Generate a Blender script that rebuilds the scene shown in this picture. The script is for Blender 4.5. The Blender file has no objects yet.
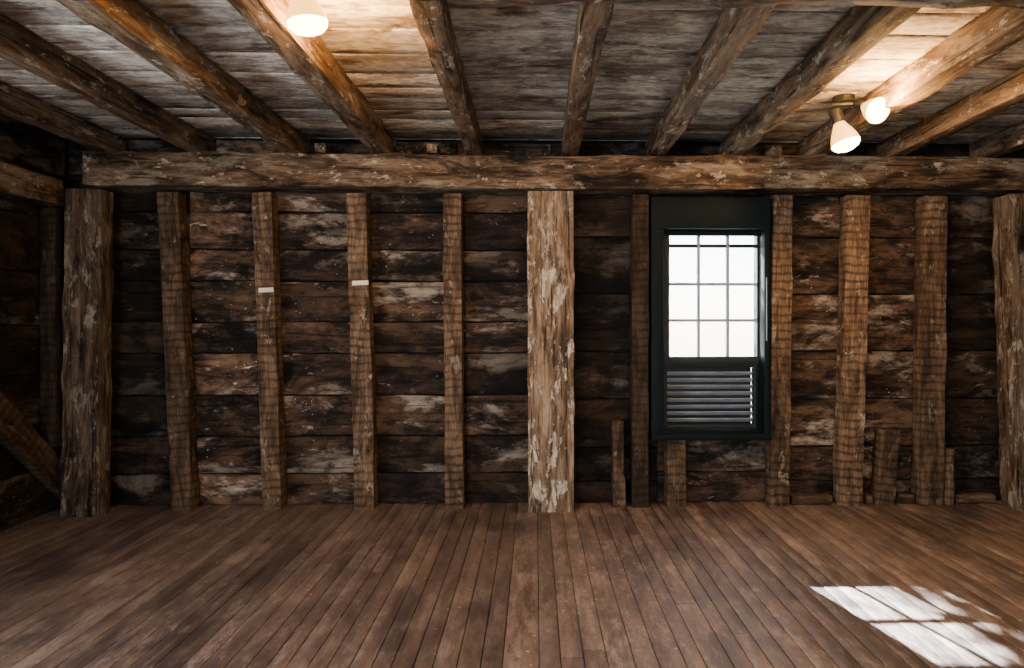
import bpy, math, random
from mathutils import Vector, noise, Matrix
random.seed(7)
D=bpy.data; C=bpy.context
col=C.scene.collection

# ------------------------------------------------------------------ mesh builder
class MB:
    def __init__(s): s.v=[];s.f=[];s.g=[];s.t=[];s.m=[]
    def timber(s,p0,p1,w,h,up=(0,0,1),seg=.06,rough=.004,r=.012,tone=1.,wander=0.,sub=.05,taper=1.,mi=0,chip=0.):
        p0=Vector(p0);p1=Vector(p1);ax=p1-p0;L=ax.length;a=ax.normalized();up=Vector(up)
        b=a.cross(up).normalized();c=b.cross(a).normalized()
        r=min(r,w*.45,h*.45)
        pts=[]
        hw,hh=w/2,h/2
        corners=[(hw-r,hh-r,0),(-hw+r,hh-r,90),(-hw+r,-hh+r,180),(hw-r,-hh+r,270)]
        for k,(cx,cy,an) in enumerate(corners):
            for q in (0,45,90):
                t=math.radians(an+q);pts.append((cx+r*math.cos(t),cy+r*math.sin(t)))
            nx=corners[(k+1)%4]
            e0=pts[-1];t=math.radians(nx[2]);e1=(nx[0]+r*math.cos(t),nx[1]+r*math.sin(t))
            dl=math.hypot(e1[0]-e0[0],e1[1]-e0[1]);n=max(1,int(dl/sub))
            for i in range(1,n): pts.append((e0[0]+(e1[0]-e0[0])*i/n,e0[1]+(e1[1]-e0[1])*i/n))
        N=max(1,int(L/seg));n=len(pts);base=len(s.v)
        off=Vector((random.uniform(0,40),random.uniform(0,40),random.uniform(0,40)))
        for i in range(N+1):
            u=i/N;l=u*L;sc=1+(taper-1)*u
            wx=noise.noise(Vector((l*.7,3.3,0))+off)*wander;wy=noise.noise(Vector((l*.7,9.3,0))+off)*wander
            for (x,y) in pts:
                dx=dy=0
                if rough:
                    # displace each face along its own normal so the timber stays squared
                    d=noise.noise(Vector((l*2.6,x*6,y*6))+off)*rough+noise.noise(Vector((l*13,x*30,y*30))+off)*rough*.4
                    if chip:
                        q=noise.noise(Vector((l*5,x*5,y*5))+off*1.7)
                        ed=max(0,1-((hw-abs(x))+(hh-abs(y)))/.03)
                        if q>.0: d-=q*chip*(.15+ed)
                    if abs(x)>hw-r*1.01: dx=math.copysign(d,x)
                    if abs(y)>hh-r*1.01: dy=math.copysign(d,y)
                X=x*sc+dx+wx;Y=y*sc+dy+wy
                s.v.append(p0+a*l+b*X+c*Y);s.g.append((l+off.x,x+off.y,y+off.z));s.t.append(tone)
        for i in range(N):
            for j in range(n):
                k=(j+1)%n
                s.f.append((base+i*n+j,base+i*n+k,base+(i+1)*n+k,base+(i+1)*n+j));s.m.append(mi)
        s.f.append(tuple(base+j for j in range(n))[::-1]);s.m.append(mi)
        s.f.append(tuple(base+N*n+j for j in range(n)));s.m.append(mi)
        return s
    def box(s,lo,hi,tone=1.,mi=0,r=.003):
        lo=Vector(lo);hi=Vector(hi);d=hi-lo;c=(lo+hi)/2
        i=max(range(3),key=lambda k:d[k])
        A=Vector((0,0,0));A[i]=d[i]/2
        if i==2: up=(0,1,0);w=d.x;h=d.y
        elif i==0: up=(0,0,1);w=d.y;h=d.z
        else: up=(0,0,1);w=d.x;h=d.z
        return s.timber(c-A,c+A,w,h,up,seg=99,rough=0,r=r,tone=tone,sub=9,mi=mi)
    def lathe(s,o,d,prof,n=24,tone=1.,mi=0,cap=True):
        o=Vector(o);d=Vector(d).normalized();x=d.orthogonal().normalized();y=d.cross(x);base=len(s.v)
        for (r,z) in prof:
            for j in range(n):
                t=2*math.pi*j/n
                p=o+d*z+x*r*math.cos(t)+y*r*math.sin(t);s.v.append(p);s.g.append(tuple(p));s.t.append(tone)
        for i in range(len(prof)-1):
            for j in range(n):
                k=(j+1)%n;s.f.append((base+i*n+j,base+i*n+k,base+(i+1)*n+k,base+(i+1)*n+j));s.m.append(mi)
        if cap:
            s.f.append(tuple(base+j for j in range(n))[::-1]);s.m.append(mi)
            e=base+(len(prof)-1)*n
            s.f.append(tuple(e+j for j in range(n)));s.m.append(mi)
        return s
    def build(s,name,mats,parent=None,smooth=True,sharp=32):
        me=D.meshes.new(name);me.from_pydata([tuple(v) for v in s.v],[],s.f)
        a=me.attributes.new('gc','FLOAT_VECTOR','POINT');a.data.foreach_set('vector',[q for g in s.g for q in g])
        a=me.attributes.new('tone','FLOAT','POINT');a.data.foreach_set('value',s.t)
        if not isinstance(mats,(list,tuple)): mats=[mats]
        for m in mats: me.materials.append(m)
        me.polygons.foreach_set('material_index',s.m)
        me.polygons.foreach_set('use_smooth',[smooth and len(f)<=4 for f in s.f])
        me.update()
        if smooth: me.set_sharp_from_angle(angle=math.radians(sharp))
        ob=D.objects.new(name,me);col.objects.link(ob)
        if parent: ob.parent=parent
        return ob
def empty(name,loc=(0,0,0)):
    e=D.objects.new(name,None);e.empty_display_size=.1;col.objects.link(e);e.location=loc;return e

# ------------------------------------------------------------------ materials
class NT:
    def __init__(s,name):
        s.m=D.materials.new(name);s.m.use_nodes=True;s.t=s.m.node_tree;s.t.nodes.clear()
    def n(s,ty,**k):
        x=s.t.nodes.new(ty)
        for a,b in k.items(): setattr(x,a,b)
        return x
    def l(s,a,b): s.t.links.new(a,b)
    def attr(s,name): return s.n('ShaderNodeAttribute',attribute_name=name)
    def noise(s,vec,sc,detail=6,rough=.6,dist=0):
        v=s.n('ShaderNodeVectorMath',operation='MULTIPLY');s.l(vec,v.inputs[0]);v.inputs[1].default_value=sc
        n=s.n('ShaderNodeTexNoise');n.inputs['Scale'].default_value=1;n.inputs['Detail'].default_value=detail
        n.inputs['Roughness'].default_value=rough;n.inputs['Distortion'].default_value=dist
        s.l(v.outputs[0],n.inputs['Vector']);return n.outputs['Fac']
    def ramp(s,fac,stops):
        r=s.n('ShaderNodeValToRGB');e=r.color_ramp.elements
        while len(e)<len(stops): e.new(.5)
        for el,(p,c) in zip(e,stops):
            el.position=p
            el.color=(c,c,c,1) if isinstance(c,(int,float)) else (*c,1)
        s.l(fac,r.inputs[0]);return r.outputs[0]
    def mix(s,f,a,b,mode='MIX'):
        x=s.n('ShaderNodeMix',data_type='RGBA',blend_type=mode)
        for sock,v in ((x.inputs[0],f),(x.inputs[6],a),(x.inputs[7],b)):
            if hasattr(v,'links'): s.l(v,sock)
            elif isinstance(v,(int,float)): sock.default_value=v
            else: sock.default_value=(*v,1)
        return x.outputs[2]
    def math(s,op,a,b=0.):
        x=s.n('ShaderNodeMath',operation=op)
        for sock,v in ((x.inputs[0],a),(x.inputs[1],b)):
            if hasattr(v,'links'): s.l(v,sock)
            else: sock.default_value=v
        return x.outputs[0]
    def out(s,colr,rough=.8,height=None,bd=.01,bs=.8,spec=.3,metal=0,emis=None,es=0):
        p=s.n('ShaderNodeBsdfPrincipled');o=s.n('ShaderNodeOutputMaterial')
        if hasattr(colr,'links'): s.l(colr,p.inputs['Base Color'])
        else: p.inputs['Base Color'].default_value=(*colr,1)
        if hasattr(rough,'links'): s.l(rough,p.inputs['Roughness'])
        else: p.inputs['Roughness'].default_value=rough
        p.inputs['Specular IOR Level'].default_value=spec;p.inputs['Metallic'].default_value=metal
        if emis: p.inputs['Emission Color'].default_value=(*emis,1);p.inputs['Emission Strength'].default_value=es
        if height is not None:
            b=s.n('ShaderNodeBump');b.inputs['Distance'].default_value=bd;b.inputs['Strength'].default_value=bs
            s.l(height,b.inputs['Height']);s.l(b.outputs[0],p.inputs['Normal'])
        s.l(p.outputs[0],o.inputs[0]);return s.m

def wood(name,dark,mid,light,flake,fa=.55,fs=(2.2,9,9),stain=.5,band=0,specks=0,rough=.8,bd=.012,mott=None,fine_s=110,gs=(1.8,18,18),crk=.15,sts=(1.5,5,5),fw=.03,st0=.1,bandmix=(.35,.9)):
    t=NT(name);g=t.attr('gc').outputs['Vector'];tone=t.attr('tone').outputs['Fac']
    a=t.noise(g,gs,6,.72,.5)
    c=t.ramp(a,[(.36,dark),(.48,mid),(.60,light)])
    fine=t.noise(g,(9,fine_s,fine_s),2,.6)
    c=t.mix(1,c,t.ramp(fine,[(.28,.6),(.7,1.3)]),'MULTIPLY')
    if mott:   # broad weathered patches
        for (ms,mp,mc,mf) in mott:
            mo=t.noise(g,ms,7,.74,.3)
            c=t.mix(t.ramp(mo,[(mp,0),(mp+.07,mf)]),c,t.mix(t.ramp(a,[(.36,0),(.6,1)]),tuple(q*.5 for q in mc),tuple(q*1.25 for q in mc)))
    p=t.noise(g,fs,7,.76,.3)
    pm=t.ramp(p,[(fa,0),(fa+fw,1)])
    fl=t.mix(t.ramp(t.noise(g,(18,45,45),3,.6),[(.35,.0),(.6,1)]),tuple(q*.5 for q in flake),flake)
    c=t.mix(pm,c,fl)
    st=t.noise(g,sts,6,.74,.6)
    c=t.mix(1,c,t.ramp(st,[(stain-.06,st0),(stain+.05,1)]),'MULTIPLY')
    ck=t.noise(g,(1.6,50,50),3,.6,.3)
    crack=t.ramp(ck,[(.33,0),(.38,1)])
    c=t.mix(1,c,t.ramp(ck,[(.33,crk),(.39,1)]),'MULTIPLY')
    h=t.math('ADD',t.math('MULTIPLY',pm,.3),t.math('MULTIPLY',a,1.1))
    h=t.math('ADD',h,t.math('MULTIPLY',crack,.4))
    if band:
        sp=t.n('ShaderNodeSeparateXYZ');t.l(g,sp.inputs[0])
        nz=t.noise(g,(5,7,7),4,.66)
        w=t.math('ADD',t.math('MULTIPLY',sp.outputs[0],2*math.pi/band),t.math('MULTIPLY',nz,8))
        w=t.math('SINE',w)
        bm=t.ramp(t.math('ADD',t.math('MULTIPLY',w,.5),.5),[(.05,.3),(.5,1)])
        c=t.mix(t.ramp(st,[(.42,bandmix[0]),(.6,bandmix[1])]),c,bm,'MULTIPLY');h=t.math('ADD',h,t.math('MULTIPLY',bm,.1))
    if specks:
        v=t.n('ShaderNodeTexVoronoi');v.inputs['Scale'].default_value=26;t.l(g,v.inputs['Vector'])
        sm=t.ramp(v.outputs['Distance'],[(.07,1),(.12,0)])
        sm=t.math('MULTIPLY',sm,t.ramp(t.noise(g,(3,3,3),2),[(.55,0),(.62,1)]))
        c=t.mix(t.math('MULTIPLY',sm,specks),c,(.5,.44,.36))
    tm=t.n('ShaderNodeCombineXYZ')
    for i in range(3): t.l(tone,tm.inputs[i])
    c=t.mix(1,c,tm.outputs[0],'MULTIPLY')
    return t.out(c,rough,h,bd,.9,.2)

M_wall=wood('wall_board_wood',(.003,.0025,.002),(.014,.009,.006),(.042,.026,.017),(.26,.225,.18),fa=.62,fs=(5,12,12),stain=.455,specks=.6,
            mott=[((2.4,5,5),.50,(.062,.037,.022),.9),((1.5,3.6,3.6),.53,(.155,.132,.105),.95)],bd=.012,gs=(4,14,14),sts=(1.8,3.8,3.8),crk=.4)
M_stud=wood('stud_wood',(.04,.024,.013),(.105,.066,.038),(.19,.125,.075),(.33,.27,.19),fa=.58,fs=(7,12,12),stain=.40,band=.052,bd=.004,gs=(3,14,14),crk=.6,st0=.15,sts=(2,5,5),bandmix=(.35,.9))
M_post=wood('post_wood',(.04,.024,.014),(.15,.10,.06),(.30,.225,.148),(.56,.49,.385),fa=.54,fs=(6,16,16),stain=.415,bd=.010,fine_s=80,gs=(2.4,18,18),sts=(1.8,6,6))
M_beam=wood('beam_wood',(.027,.016,.009),(.085,.053,.03),(.18,.125,.077),(.48,.42,.32),fa=.57,fs=(8,16,16),stain=.43,bd=.011,gs=(2.6,16,16),
            mott=[((1.8,6,6),.52,(.235,.20,.148),.85)],sts=(1.8,6,6))
M_joist=wood('joist_wood',(.035,.019,.01),(.12,.074,.04),(.23,.155,.092),(.52,.44,.33),fa=.57,fs=(7,15,15),stain=.40,bd=.009,gs=(2.6,16,16),sts=(2.2,7,7),
            mott=[((2.0,8,8),.55,(.27,.215,.145),.8)])
M_ceil=wood('whitewashed_board_wood',(.10,.065,.042),(.28,.205,.145),(.46,.39,.30),(.95,.88,.75),fa=.42,fs=(2.8,6,6),stain=.385,bd=.004,fine_s=60,gs=(3,12,12),fw=.10,crk=.6,st0=.25,sts=(2.4,7,7))

def floor_mat():
    t=NT('painted_floor_wood');g=t.attr('gc').outputs['Vector'];tone=t.attr('tone').outputs['Fac']
    a=t.noise(g,(1.6,26,26),5,.7,.3)
    c=t.ramp(a,[(.32,(.068,.051,.052)),(.5,(.112,.086,.083)),(.70,(.172,.135,.124))])
    geo=t.n('ShaderNodeNewGeometry').outputs['Position']
    w=t.noise(geo,(.9,.6,1),6,.72,.5)
    c=t.mix(t.ramp(w,[(.42,0),(.58,.7)]),c,(.18,.132,.102))
    c=t.mix(1,c,t.ramp(w,[(.36,.6),(.5,1)]),'MULTIPLY')
    sc=t.noise(geo,(10,3.0,10),8,.9)
    c=t.mix(t.ramp(sc,[(.51,0),(.59,.75)]),c,(.28,.23,.20))
    c=t.mix(t.ramp(sc,[(.40,.8),(.49,0)]),c,(.042,.031,.029))
    v=t.n('ShaderNodeTexVoronoi');v.inputs['Scale'].default_value=16;t.l(geo,v.inputs['Vector'])
    sm=t.ramp(v.outputs['Distance'],[(.06,1),(.13,0)])
    c=t.mix(t.math('MULTIPLY',sm,t.ramp(w,[(.48,0),(.54,.75)])),c,(.5,.44,.4))
    tm=t.n('ShaderNodeCombineXYZ')
    for i in range(3): t.l(tone,tm.inputs[i])
    c=t.mix(1,c,tm.outputs[0],'MULTIPLY')
    r=t.ramp(sc,[(.3,.42),(.7,.7)])
    return t.out(c,r,t.math('ADD',a,t.math('MULTIPLY',sc,.6)),.004,.7,.4)
M_floor=floor_mat()
def painted(name,c1,c2,rough=.5,sc=30,spec=.3):
    t=NT(name);g=t.attr('gc').outputs['Vector']
    a=t.noise(g,(sc*.3,sc,sc),5,.65)
    return t.out(t.ramp(a,[(.35,c1),(.7,c2)]),rough,a,.002,.4,spec)
M_teal=painted('dark_teal_paint',(.0012,.0048,.006),(.0033,.0095,.0115),.6,spec=.12)
M_sash=painted('sash_paint',(.005,.009,.010),(.011,.018,.019),.5)
M_munt=painted('muntin_paint',(.2,.27,.34),(.32,.38,.44),.5)
M_louv=painted('louvre_paint',(.16,.185,.22),(.26,.295,.33),.5)
M_black=painted('black_metal',(.012,.012,.012),(.03,.028,.025),.4)
M_paper=painted('aged_paper',(.65,.58,.45),(.8,.74,.62),.8)
M_gnd=painted('gravel',(.22,.22,.2),(.4,.39,.36),.9,3)
M_leaf=painted('leaf_green',(.03,.07,.015),(.06,.12,.03),.6)
M_bark=painted('bark',(.05,.035,.025),(.12,.09,.06),.9)
t=NT('bulb_face_glow');M_face=t.out((.4,.25,.1),.4,emis=(1,.80,.36),es=24)
t=NT('bulb_glass_glow');M_glass=t.out((.2,.08,.02),.3,emis=(1,.52,.10),es=4.2)
t=NT('window_glass')
tr=t.n('ShaderNodeBsdfTransparent');tr.inputs[0].default_value=(.96,.98,1,1);gl=t.n('ShaderNodeBsdfGlossy');gl.inputs['Roughness'].default_value=.05
ns=t.n('ShaderNodeMixShader');ns.inputs[0].default_value=.05;o=t.n('ShaderNodeOutputMaterial')
t.l(tr.outputs[0],ns.inputs[1]);t.l(gl.outputs[0],ns.inputs[2]);t.l(ns.outputs[0],o.inputs[0]);M_pane=t.m

# ------------------------------------------------------------------ room shell
XL,XR,YB,YR=-2.97,3.24,4.40,-1.6
ZC=2.335
# floor
b=MB();x=XL-.05
while x<XR+.05:
    w=random.choice((.066,.074,.080,.092))
    if abs(x-(-.10))<.05: w=.125
    y=YR-.05
    while y<YB+.04:
        L=random.uniform(2.5,6.);e=min(y+L,YB+.04)
        if YB+.04-e<.6: e=YB+.04
        b.timber((x+w/2,y,-.0125),(x+w/2,e-.002,-.0125),w-.003,.025,(0,0,1),seg=.4,rough=.0,r=.002,tone=random.uniform(.72,1.22)*(.85 if x<0 else 1.03),sub=9)
        y=e
    x+=w
b.box((XL-.1,YR-.1,-.12),(XR+.1,YB+.12,-.03),.3)
b.build('floor',M_floor)

# back wall boards, bay by bay (butt joints behind the studs)
b=MB()
bays=[(-2.95,-2.20,.55,0),(-2.20,-1.66,2.4,0),(-1.66,-1.06,1.5,0),(-1.06,-.5,1.2,0),(-.5,.1,1.0,0),(.1,.79,.36,1),
      (1.5,2.03,1.7,1),(2.03,2.57,1.4,1),(2.57,3.2,.55,1)]
rowsL=[0,.2,.44,.70,.97,1.17,1.43,1.63,1.87,2.1,2.33]
rowsR=[0,.14,.36,.67,.98,1.35,1.72,2.0,2.33]
for (x0,x1,tn,k) in bays:
    rows=rowsR if k else rowsL
    for z0,z1 in zip(rows[:-1],rows[1:]):
        j=random.uniform(-.018,.018)
        zc=(z0+z1)/2;dy=random.uniform(0,.012)
        b.timber((x0+.002,YB+.014+dy,zc+j*.3),(x1-.002,YB+.014+dy,zc-j*.3),.026,z1-z0-.012,(0,0,1),seg=.04,rough=.008,r=.006,tone=tn*random.uniform(.6,1.4),sub=.04)
for z0,z1 in ((0.004,.2),(.2,.42)):
    b.timber((.792,YB+.014,(z0+z1)/2),(1.498,YB+.014,(z0+z1)/2),.026,z1-z0-.008,(0,0,1),seg=.05,rough=.006,r=.006,tone=random.uniform(.9,1.3))
b.timber((.792,YB+.014,2.16),(1.498,YB+.014,2.16),.026,.3,(0,0,1),seg=.05,rough=.006,r=.006,tone=.5)
# exterior sheathing around the opening
for lo,hi in (((XL-.12,YB+.042,-.1),(.80,YB+.11,2.5)),((1.49,YB+.042,-.1),(XR+.12,YB+.11,2.5)),((.80,YB+.042,-.1),(1.49,YB+.11,.44)),((.80,YB+.042,1.80),(1.49,YB+.11,2.5))):
    b.box(lo,hi,.2)
b.build('wall_back',M_wall)

def sidewall(name,X,sgn,hole=None):
    b=MB();rows=[0,.28,.55,.86,1.15,1.46,1.8,2.08,2.34]
    ys=[YR,.2,1.5,YB-.01]
    for i,(y0,y1) in enumerate(zip(ys[:-1],ys[1:])):
        for z0,z1 in zip(rows[:-1],rows[1:]):
            if hole and i==1 and z0>=.86-.01 and z1<=2.09: continue
            b.timber((X+sgn*.014,y0+.002,(z0+z1)/2),(X+sgn*.014,y1-.002,(z0+z1)/2),.026,z1-z0-.008,(0,0,1),seg=.07,rough=.006,r=.006,tone=random.uniform(.25,.6))
    xa,xb=sorted((X+sgn*.026,X+sgn*.1))
    if hole:
        b.box((xa,YR-.1,-.1),(xb,.2,2.5),.3);b.box((xa,1.5,-.1),(xb,YB+.1,2.5),.3)
        b.box((xa,.2,-.1),(xb,1.5,.86),.3);b.box((xa,.2,2.08),(xb,1.5,2.5),.3)
    else: b.box((xa,YR-.1,-.1),(xb,YB+.1,2.5),.3)
    b.build(name,M_wall)
sidewall('wall_left',XL,-1,True)
sidewall('wall_right',XR,1,False)
# rear wall with two window openings
b=MB()
for lo,hi in (((XL-.1,YR-.08,-.1),(-1.9,YR,2.5)),((-.7,YR-.08,-.1),(.9,YR,2.5)),((2.1,YR-.08,-.1),(XR+.1,YR,2.5)),
   ((-1.9,YR-.08,-.1),(-.7,YR,.8)),((-1.9,YR-.08,1.95),(-.7,YR,2.5)),((.9,YR-.08,-.1),(2.1,YR,.8)),((.9,YR-.08,1.95),(2.1,YR,2.5))):
    b.box(lo,hi,.8)
b.build('wall_rear',M_wall)

# ceiling boards (run left-right)
b=MB();y=YR
while y<YB:
    w=random.uniform(.15,.25);e=min(y+w,YB)
    cuts=[XL,-1.5+random.choice((-.57,0,.56)),.21+random.choice((-.58,0,.55)),1.75+random.choice((-.5,0,.53)),XR]
    for x0,x1 in zip(cuts[:-1],cuts[1:]):
        xm=(x0+x1)/2
        tn=random.uniform(.75,1.2)*(1.3 if xm<-.9 else .65 if xm<1.6 else .8)*(1.0 if y<3.3 else .7)  # left boards paler: light on that side put into tone; far rows darker
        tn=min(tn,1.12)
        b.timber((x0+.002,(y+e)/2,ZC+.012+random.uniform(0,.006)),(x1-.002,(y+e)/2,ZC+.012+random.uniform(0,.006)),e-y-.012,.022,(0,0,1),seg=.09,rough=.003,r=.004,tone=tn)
    y=e
b.box((XL-.12,YR-.1,ZC+.04),(XR+.12,YB+.12,ZC+.14),.1)
b.build('ceiling',M_ceil)
MB().timber((1.83,3.33,ZC-.006),(2.10,3.28,ZC-.006),.13,.010,(0,0,1),seg=.05,rough=.001,r=.002,tone=.9).build('ceiling_patch_board',M_ceil)

# ------------------------------------------------------------------ timbers
ZP0,ZP1=1.985,2.195
MB().timber((-2.72,4.285,(ZP0+ZP1)/2+.006),(3.10,4.285,(ZP0+ZP1)/2-.002),.21,ZP1-ZP0-.012,seg=.04,rough=.008,r=.010,wander=.014,sub=.03,chip=.018).build('wall_plate_beam',M_beam)
MB().timber((-2.95,2.08,2.255),(3.2,2.08,2.25),.2,.14,seg=.06,rough=.01,r=.01,sub=.035,chip=.03,tone=1.2).build('summer_beam',M_beam)
# joists
J=[(-2.62,.085,.115,.9),(-2.07,.09,.12,.9),(-1.5,.105,.125,1.1),(-.94,.115,.125,1.15),(-.37,.09,.125,1.),(.21,.095,.125,.85),(.76,.095,.125,.9),(1.24,.10,.12,.9),(1.75,.105,.125,1.2),(2.28,.095,.12,1.),(2.88,.095,.12,1.)]
for x,w,h,tn in J:
    MB().timber((x+random.uniform(-.01,.01),4.385,ZC-h/2-.006),(x+random.uniform(-.01,.01),2.19,ZC-h/2-.006),w,h,seg=.04,rough=.003,r=.004,wander=.008,sub=.03,tone=tn,chip=.012).build('ceiling_joist',M_joist)
for x,w,h,tn in J:
    MB().timber((x,1.97,ZC-h/2-.005),(x,-1.58,ZC-h/2-.005),w,h,seg=.15,rough=.008,r=.01,wander=.01,tone=tn).build('ceiling_joist',M_joist)
# small blocks over the plate
for x in (-1.31,-.63,1.5):
    MB().timber((x,4.2,2.232),(x,4.34,2.232),.06,.05,rough=.004,r=.004,tone=.9).build('wood_block',M_joist)
# posts
ZT=ZP0-.012
MB().timber((-2.725,4.215,0),(-2.705,4.215,ZT-.008),.215,.12,(0,1,0),seg=.04,rough=.004,r=.006,sub=.03,chip=.014,tone=.42).build('corner_post',M_post)
MB().timber((3.105,4.235,0),(3.045,4.235,ZT-.008),.215,.16,(0,1,0),seg=.04,rough=.004,r=.006,sub=.03,chip=.014,tone=.55).build('corner_post',M_post)
MB().timber((.10,4.285,0),(.096,4.285,ZT),.28,.19,(0,1,0),seg=.035,rough=.003,r=.005,sub=.025,chip=.014,tone=1.1).build('center_post',M_post)
# studs: (x bottom, x top, width, tone)
for xb,xt,w,tn in [(-2.19,-2.275,.125,.6),(-1.63,-1.70,.115,.95),(-1.065,-1.115,.12,1.),(-.505,-.515,.11,.8),(.665,.668,.10,.25),
                   (1.545,1.575,.12,.8),(2.01,2.055,.145,1.15),(2.525,2.56,.15,.75)]:
    MB().timber((xb,4.335,0),(xt,4.335,ZT),w,.105,(0,1,0),seg=.03,rough=.003,r=.004,sub=.025,chip=.010,tone=tn,wander=.008).build('wall_stud',M_stud)
# short cripple studs
for xb,xt,w,zt,tn in [(.53,.525,.065,.54,.6),(.90,.895,.115,.44,.6),(2.235,2.27,.12,.48,.55),(2.645,2.65,.05,.36,1.)]:
    MB().timber((xb,4.34,0),(xt,4.34,zt),w,.09,(0,1,0),seg=.035,rough=.004,r=.004,sub=.03,chip=.015,tone=tn).build('cripple_stud',M_stud)
# low sill pieces on the right
for x0,x1 in ((1.64,1.90),(2.12,2.16),(2.34,2.43),(2.70,2.96)):
    MB().timber((x0,4.35,.03),(x1,4.35,.03),.07,.055,seg=.04,rough=.006,r=.01,tone=.6).build('floor_sill',M_joist)
# left wall framing
MB().timber((-2.88,-1.55,1.935),(-2.88,4.13,1.935),.15,.15,seg=.07,rough=.008,r=.01,sub=.035,tone=.8).build('wall_girt_beam',M_beam)
MB().timber((-2.925,4.36,.12),(-2.925,2.9,1.52),.07,.15,(0,0,1),seg=.05,rough=.005,r=.006,tone=.45).build('wall_brace',M_stud)
MB().timber((-2.91,4.20,.42),(-2.91,4.20,1.855),.09,.10,(0,1,0),seg=.05,rough=.006,r=.008,tone=.2).build('wall_stud',M_stud)

# paper labels tacked on studs
for x,z,w in ((-1.665,1.365,.09),(-1.085,1.41,.10)):
    MB().timber((x-w/2,4.272,z),(x+w/2,4.272,z+.004),.003,.028,seg=.02,rough=.0,r=.001,sub=9).build('paper_label',M_paper)

# ------------------------------------------------------------------ window in back wall
W=empty('window_1',(1.14,4.4,1.2))
def wp(b,name,m):
    o=b.build(name,m);o.parent=W;o.matrix_parent_inverse=Matrix.Translation((-1.14,-4.4,-1.2));return o
b=MB()
b.box((.735,4.29,.43),(.815,4.395,1.76));b.box((1.455,4.29,.43),(1.492,4.395,1.76))
b.box((.735,4.29,1.76),(1.492,4.395,1.958))
b.box((.735,4.27,.425),(1.492,4.395,.462))
b.box((.815,4.36,1.725),(1.455,4.395,1.758))
wp(b,'casing',M_teal)
b=MB()  # jamb lining
b.box((.808,4.397,.44),(.835,4.53,1.78));b.box((1.462,4.397,.44),(1.488,4.53,1.78));b.box((.808,4.397,1.765),(1.488,4.53,1.795));b.box((.808,4.397,.44),(1.488,4.53,.468))
wp(b,'jamb',M_teal)
b=MB()  # raised sash frame
x0,x1,z0,z1=.872,1.444,.945,1.70
b.box((.837,4.40,z0-.05),(x0,4.43,z1+.06));b.box((x1,4.40,z0-.05),(1.461,4.43,z1+.06))
b.box((x0,4.40,z0-.05),(x1,4.43,z0));b.box((x0,4.40,z1+.035),(x1,4.43,z1+.06))
wp(b,'sash_frame',M_sash)
b=MB()
pw=(x1-x0)/3
for i in (1,2): b.box((x0+pw*i-.010,4.403,z0),(x0+pw*i+.010,4.427,z1+.035))
for zz in (1.18,1.415): b.box((x0,4.404,zz-.010),(x1,4.426,zz+.010))
wp(b,'muntins',M_munt)
b=MB();b.box((x0,4.404,1.652),(x1,4.426,1.675));wp(b,'meeting_rail',M_sash)
b=MB();b.box((x0,4.414,z0),(x1,4.416,z1+.035),r=.0005);wp(b,'panes',M_pane)
b=MB()
b.box((.837,4.432,.47),(.862,4.48,.91));b.box((1.43,4.432,.47),(1.461,4.48,.91));b.box((.862,4.432,.47),(1.43,4.48,.50));b.box((.862,4.432,.872),(1.43,4.48,.91))
wp(b,'louvre_frame',M_sash)
b=MB()
for i in range(8):
    z=.527+i*.0435
    b.timber((.862,4.458,z),(1.43,4.458,z),.032,.006,(0,.75,.65),seg=9,rough=0,r=.002,sub=9)
wp(b,'louvre_slats',M_louv)
b=MB();b.box((.862,4.482,.47),(1.43,4.49,.91),r=.001);wp(b,'louvre_back',M_sash)
b=MB();b.box((1.462,4.276,1.05),(1.468,4.289,1.45));wp(b,'sash_lift_cord',M_louv)

# simple rear / side windows (behind the viewer)
def frame_win(name,c,ax,w,h):
    b=MB();cx,cy,cz=c
    def bx(u0,u1,z0,z1):
        if ax=='x': b.box((cx+u0,cy-.03,cz+z0),(cx+u1,cy+.03,cz+z1))
        else: b.box((cx-.03,cy+u0,cz+z0),(cx+.03,cy+u1,cz+z1))
    W2,H=w/2,h/2
    bx(-W2,-W2+.06,-H,H);bx(W2-.06,W2,-H,H);bx(-W2+.06,W2-.06,-H,-H+.06);bx(-W2+.06,W2-.06,H-.06,H)
    bx(-W2+.06,W2-.06,-.02,.02)
    for k in (-1,1): bx(k*w/6-.01,k*w/6+.01,-H+.06,-.02);bx(k*w/6-.01,k*w/6+.01,.02,H-.06)
    b.build(name,M_teal)
frame_win('window_2',(-1.3,YR-.04,1.375),'x',1.19,1.14)
frame_win('window_3',(1.5,YR-.04,1.375),'x',1.19,1.14)
frame_win('window_4',(XL-.07,.85,1.47),'y',1.29,1.21)

# ------------------------------------------------------------------ lamps
def flood(parent,name,o,d,s=1.):
    d=Vector(d).normalized();o=Vector(o)
    a=MB().lathe(o,d,[(.018*s,-.01*s),(.026*s,0),(.026*s,.052*s),(.02*s,.056*s)]).build(name+'_socket',M_black,parent)
    p=MB().lathe(o,d,[(.019*s,.05*s),(.024*s,.06*s),(.034*s,.08*s),(.045*s,.10*s),(.054*s,.125*s),(.057*s,.142*s)],cap=False).build(name+'_reflector',M_glass,parent)
    f=MB().lathe(o,d,[(.057*s,.142*s),(.055*s,.152*s),(.045*s,.164*s),(.024*s,.173*s),(.004*s,.176*s)]).build(name+'_face',M_face,parent)
    return o+d*.20*s,d
def light(parent,name,loc,energy,d=None,angle=150,colr=(1,.50,.15),size=.05):
    l=D.lights.new(name,'SPOT' if d else 'POINT');l.energy=energy;l.color=colr;l.shadow_soft_size=size
    if d: l.spot_size=math.radians(angle);l.spot_blend=.6
    o=D.objects.new(name,l);col.objects.link(o);o.location=loc;o.parent=parent
    if d: o.rotation_euler=Vector(d).to_track_quat('-Z','Y').to_euler()
    return o
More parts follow.
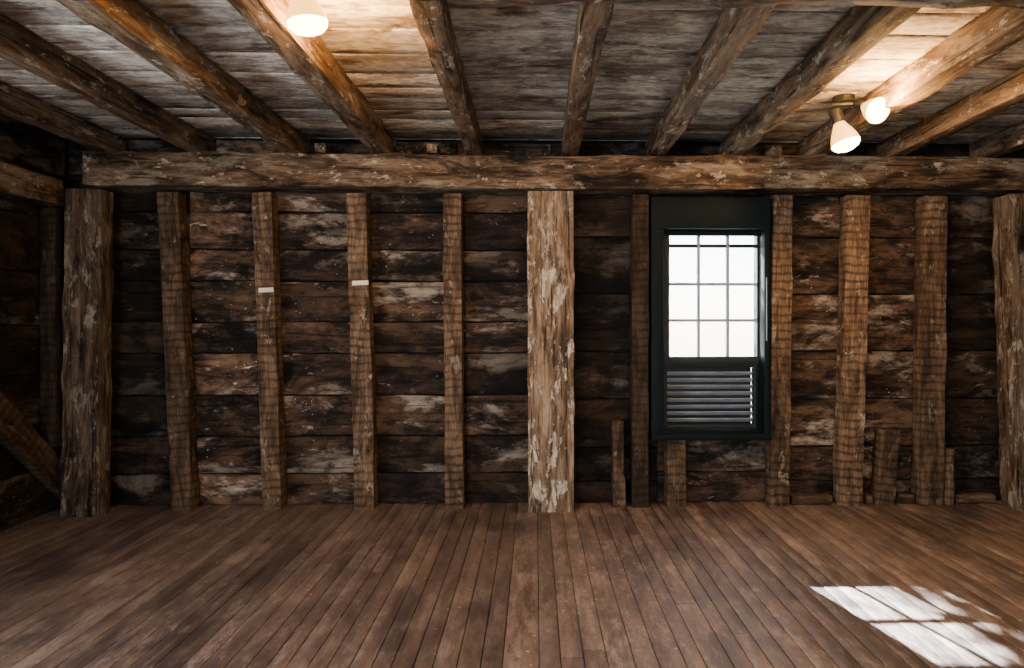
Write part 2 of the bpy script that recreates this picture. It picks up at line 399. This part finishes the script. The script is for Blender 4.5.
F=empty('twin_floodlight_fixture')
b=MB()
b.lathe((1.60,3.50,ZC-.002),(0,0,-1),[(.055,0),(.055,.022),(.045,.03)])
b.timber((1.60,3.50,ZC-.03),(1.60,3.50,ZC-.05),.02,.02,(0,1,0),rough=0,seg=1,r=.008)
b.timber((1.54,3.5,ZC-.045),(1.65,3.46,ZC-.045),.022,.022,rough=0,seg=1,r=.009)
b.build('mount',M_black,F)
p1,d1=flood(F,'bulb_1',(1.55,3.49,2.255),(.26,-.15,-1),1.25)
p2,d2=flood(F,'bulb_2',(1.65,3.45,2.275),(.20,-.80,-.42),1.1)
light(F,'bulb_1_light',p1,26,d1,165)
light(F,'bulb_2_light',p2,42,d2,170)
light(F,'bulb_glow',(1.62,3.12,2.19),52)
F2=empty('floodlight_fixture')
b=MB();b.lathe((-.785,2.30,ZC-.002),(0,0,-1),[(.055,0),(.055,.02),(.04,.028)]);b.build('mount',M_black,F2)
p3,d3=flood(F2,'bulb',(-.785,2.30,2.325),(.14,.05,-1),1.15)
light(F2,'bulb_light',p3,28,d3,165)
light(F2,'bulb_glow',(-.72,2.42,2.20),56)

# ------------------------------------------------------------------ outdoors
b=MB();b.box((-40,4.6,-3.1),(40,80,-3.0));b.build('ground',M_gnd)
b=MB()
b.timber((-.5,8.9,-3.0),(-.4,8.7,3.6),.26,.26,(0,1,0),seg=.3,rough=.02,r=.1,taper=.5)
for _ in range(14):
    z=random.uniform(2.8,3.8);s0=Vector((-.4,8.72,z));e0=Vector((random.uniform(.2,.7),8.6+random.uniform(-.4,.4),z+random.uniform(.0,1.4)))
    b.timber(s0,e0,.018,.018,(0,1,.1),seg=.2,rough=.004,r=.008,taper=.3)
for _ in range(950):
    c=Vector((random.uniform(.12,.8),8.65+random.uniform(-.4,.4),random.uniform(2.9,5.0)))
    if noise.noise(Vector((c.x*3.5,0,c.z*3.0)))<-.12: continue
    a=random.uniform(0,6.28);u=Vector((math.cos(a),random.uniform(-.4,.4),math.sin(a))).normalized();v=u.cross(Vector((random.uniform(-.5,.5),1,random.uniform(-.5,.5)))).normalized()
    s=random.uniform(.03,.055);k=len(b.v)
    for q in (u*-s*1.4,v*s*.6-u*s*.2,u*s*1.5,v*-s*.6-u*s*.2): b.v.append(c+q);b.g.append(tuple(c));b.t.append(1)
    b.f.append((k,k+1,k+2,k+3));b.m.append(1)
b.build('tree',[M_bark,M_leaf])

# ------------------------------------------------------------------ light
sd=Vector((.23,-1,-.655))
l=D.lights.new('sun','SUN');l.energy=210;l.angle=math.radians(.53);l.color=(1,.95,.86)
o=D.objects.new('sun',l);col.objects.link(o);o.rotation_euler=sd.to_track_quat('-Z','Y').to_euler();o.location=(0,8,8)
def area(name,loc,d,sx,sy,e,c):
    l=D.lights.new(name,'AREA');l.shape='RECTANGLE';l.size=sx;l.size_y=sy;l.energy=e;l.color=c
    o=D.objects.new(name,l);col.objects.link(o);o.location=loc;o.rotation_euler=Vector(d).to_track_quat('-Z','Z').to_euler()
area('daylight_window_2',(-1.3,YR-.15,1.30),(.15,1,.35),1.2,1.15,92,(.97,.96,1))
area('daylight_window_3',(1.5,YR-.15,1.30),(-.2,1,.3),1.2,1.15,45,(1,.93,.85))
area('daylight_window_4',(XL-.2,.85,1.35),(1,.2,.45),1.3,1.2,185,(.88,.91,1))
w=D.worlds.new('world');C.scene.world=w;w.use_nodes=True;nt=w.node_tree;nt.nodes.clear()
sky=nt.nodes.new('ShaderNodeTexSky');sky.sky_type='NISHITA';sky.sun_disc=False;sky.sun_elevation=math.radians(33);sky.sun_rotation=0
mx=nt.nodes.new('ShaderNodeMix');mx.data_type='RGBA';mx.inputs[0].default_value=.6;mx.inputs[7].default_value=(8,8.4,9,1)
bg=nt.nodes.new('ShaderNodeBackground');bg.inputs[1].default_value=1.3;oo=nt.nodes.new('ShaderNodeOutputWorld')
nt.links.new(sky.outputs[0],mx.inputs[6]);nt.links.new(mx.outputs[2],bg.inputs[0]);nt.links.new(bg.outputs[0],oo.inputs[0])

cam=D.cameras.new('camera');cam.lens=24;cam.sensor_width=36;cam.shift_x=-.039;cam.shift_y=-.0088;cam.clip_start=.05
o=D.objects.new('camera',cam);col.objects.link(o);o.location=(0,0,1.15);o.rotation_euler=(math.radians(90),0,math.radians(-1.43));C.scene.camera=o
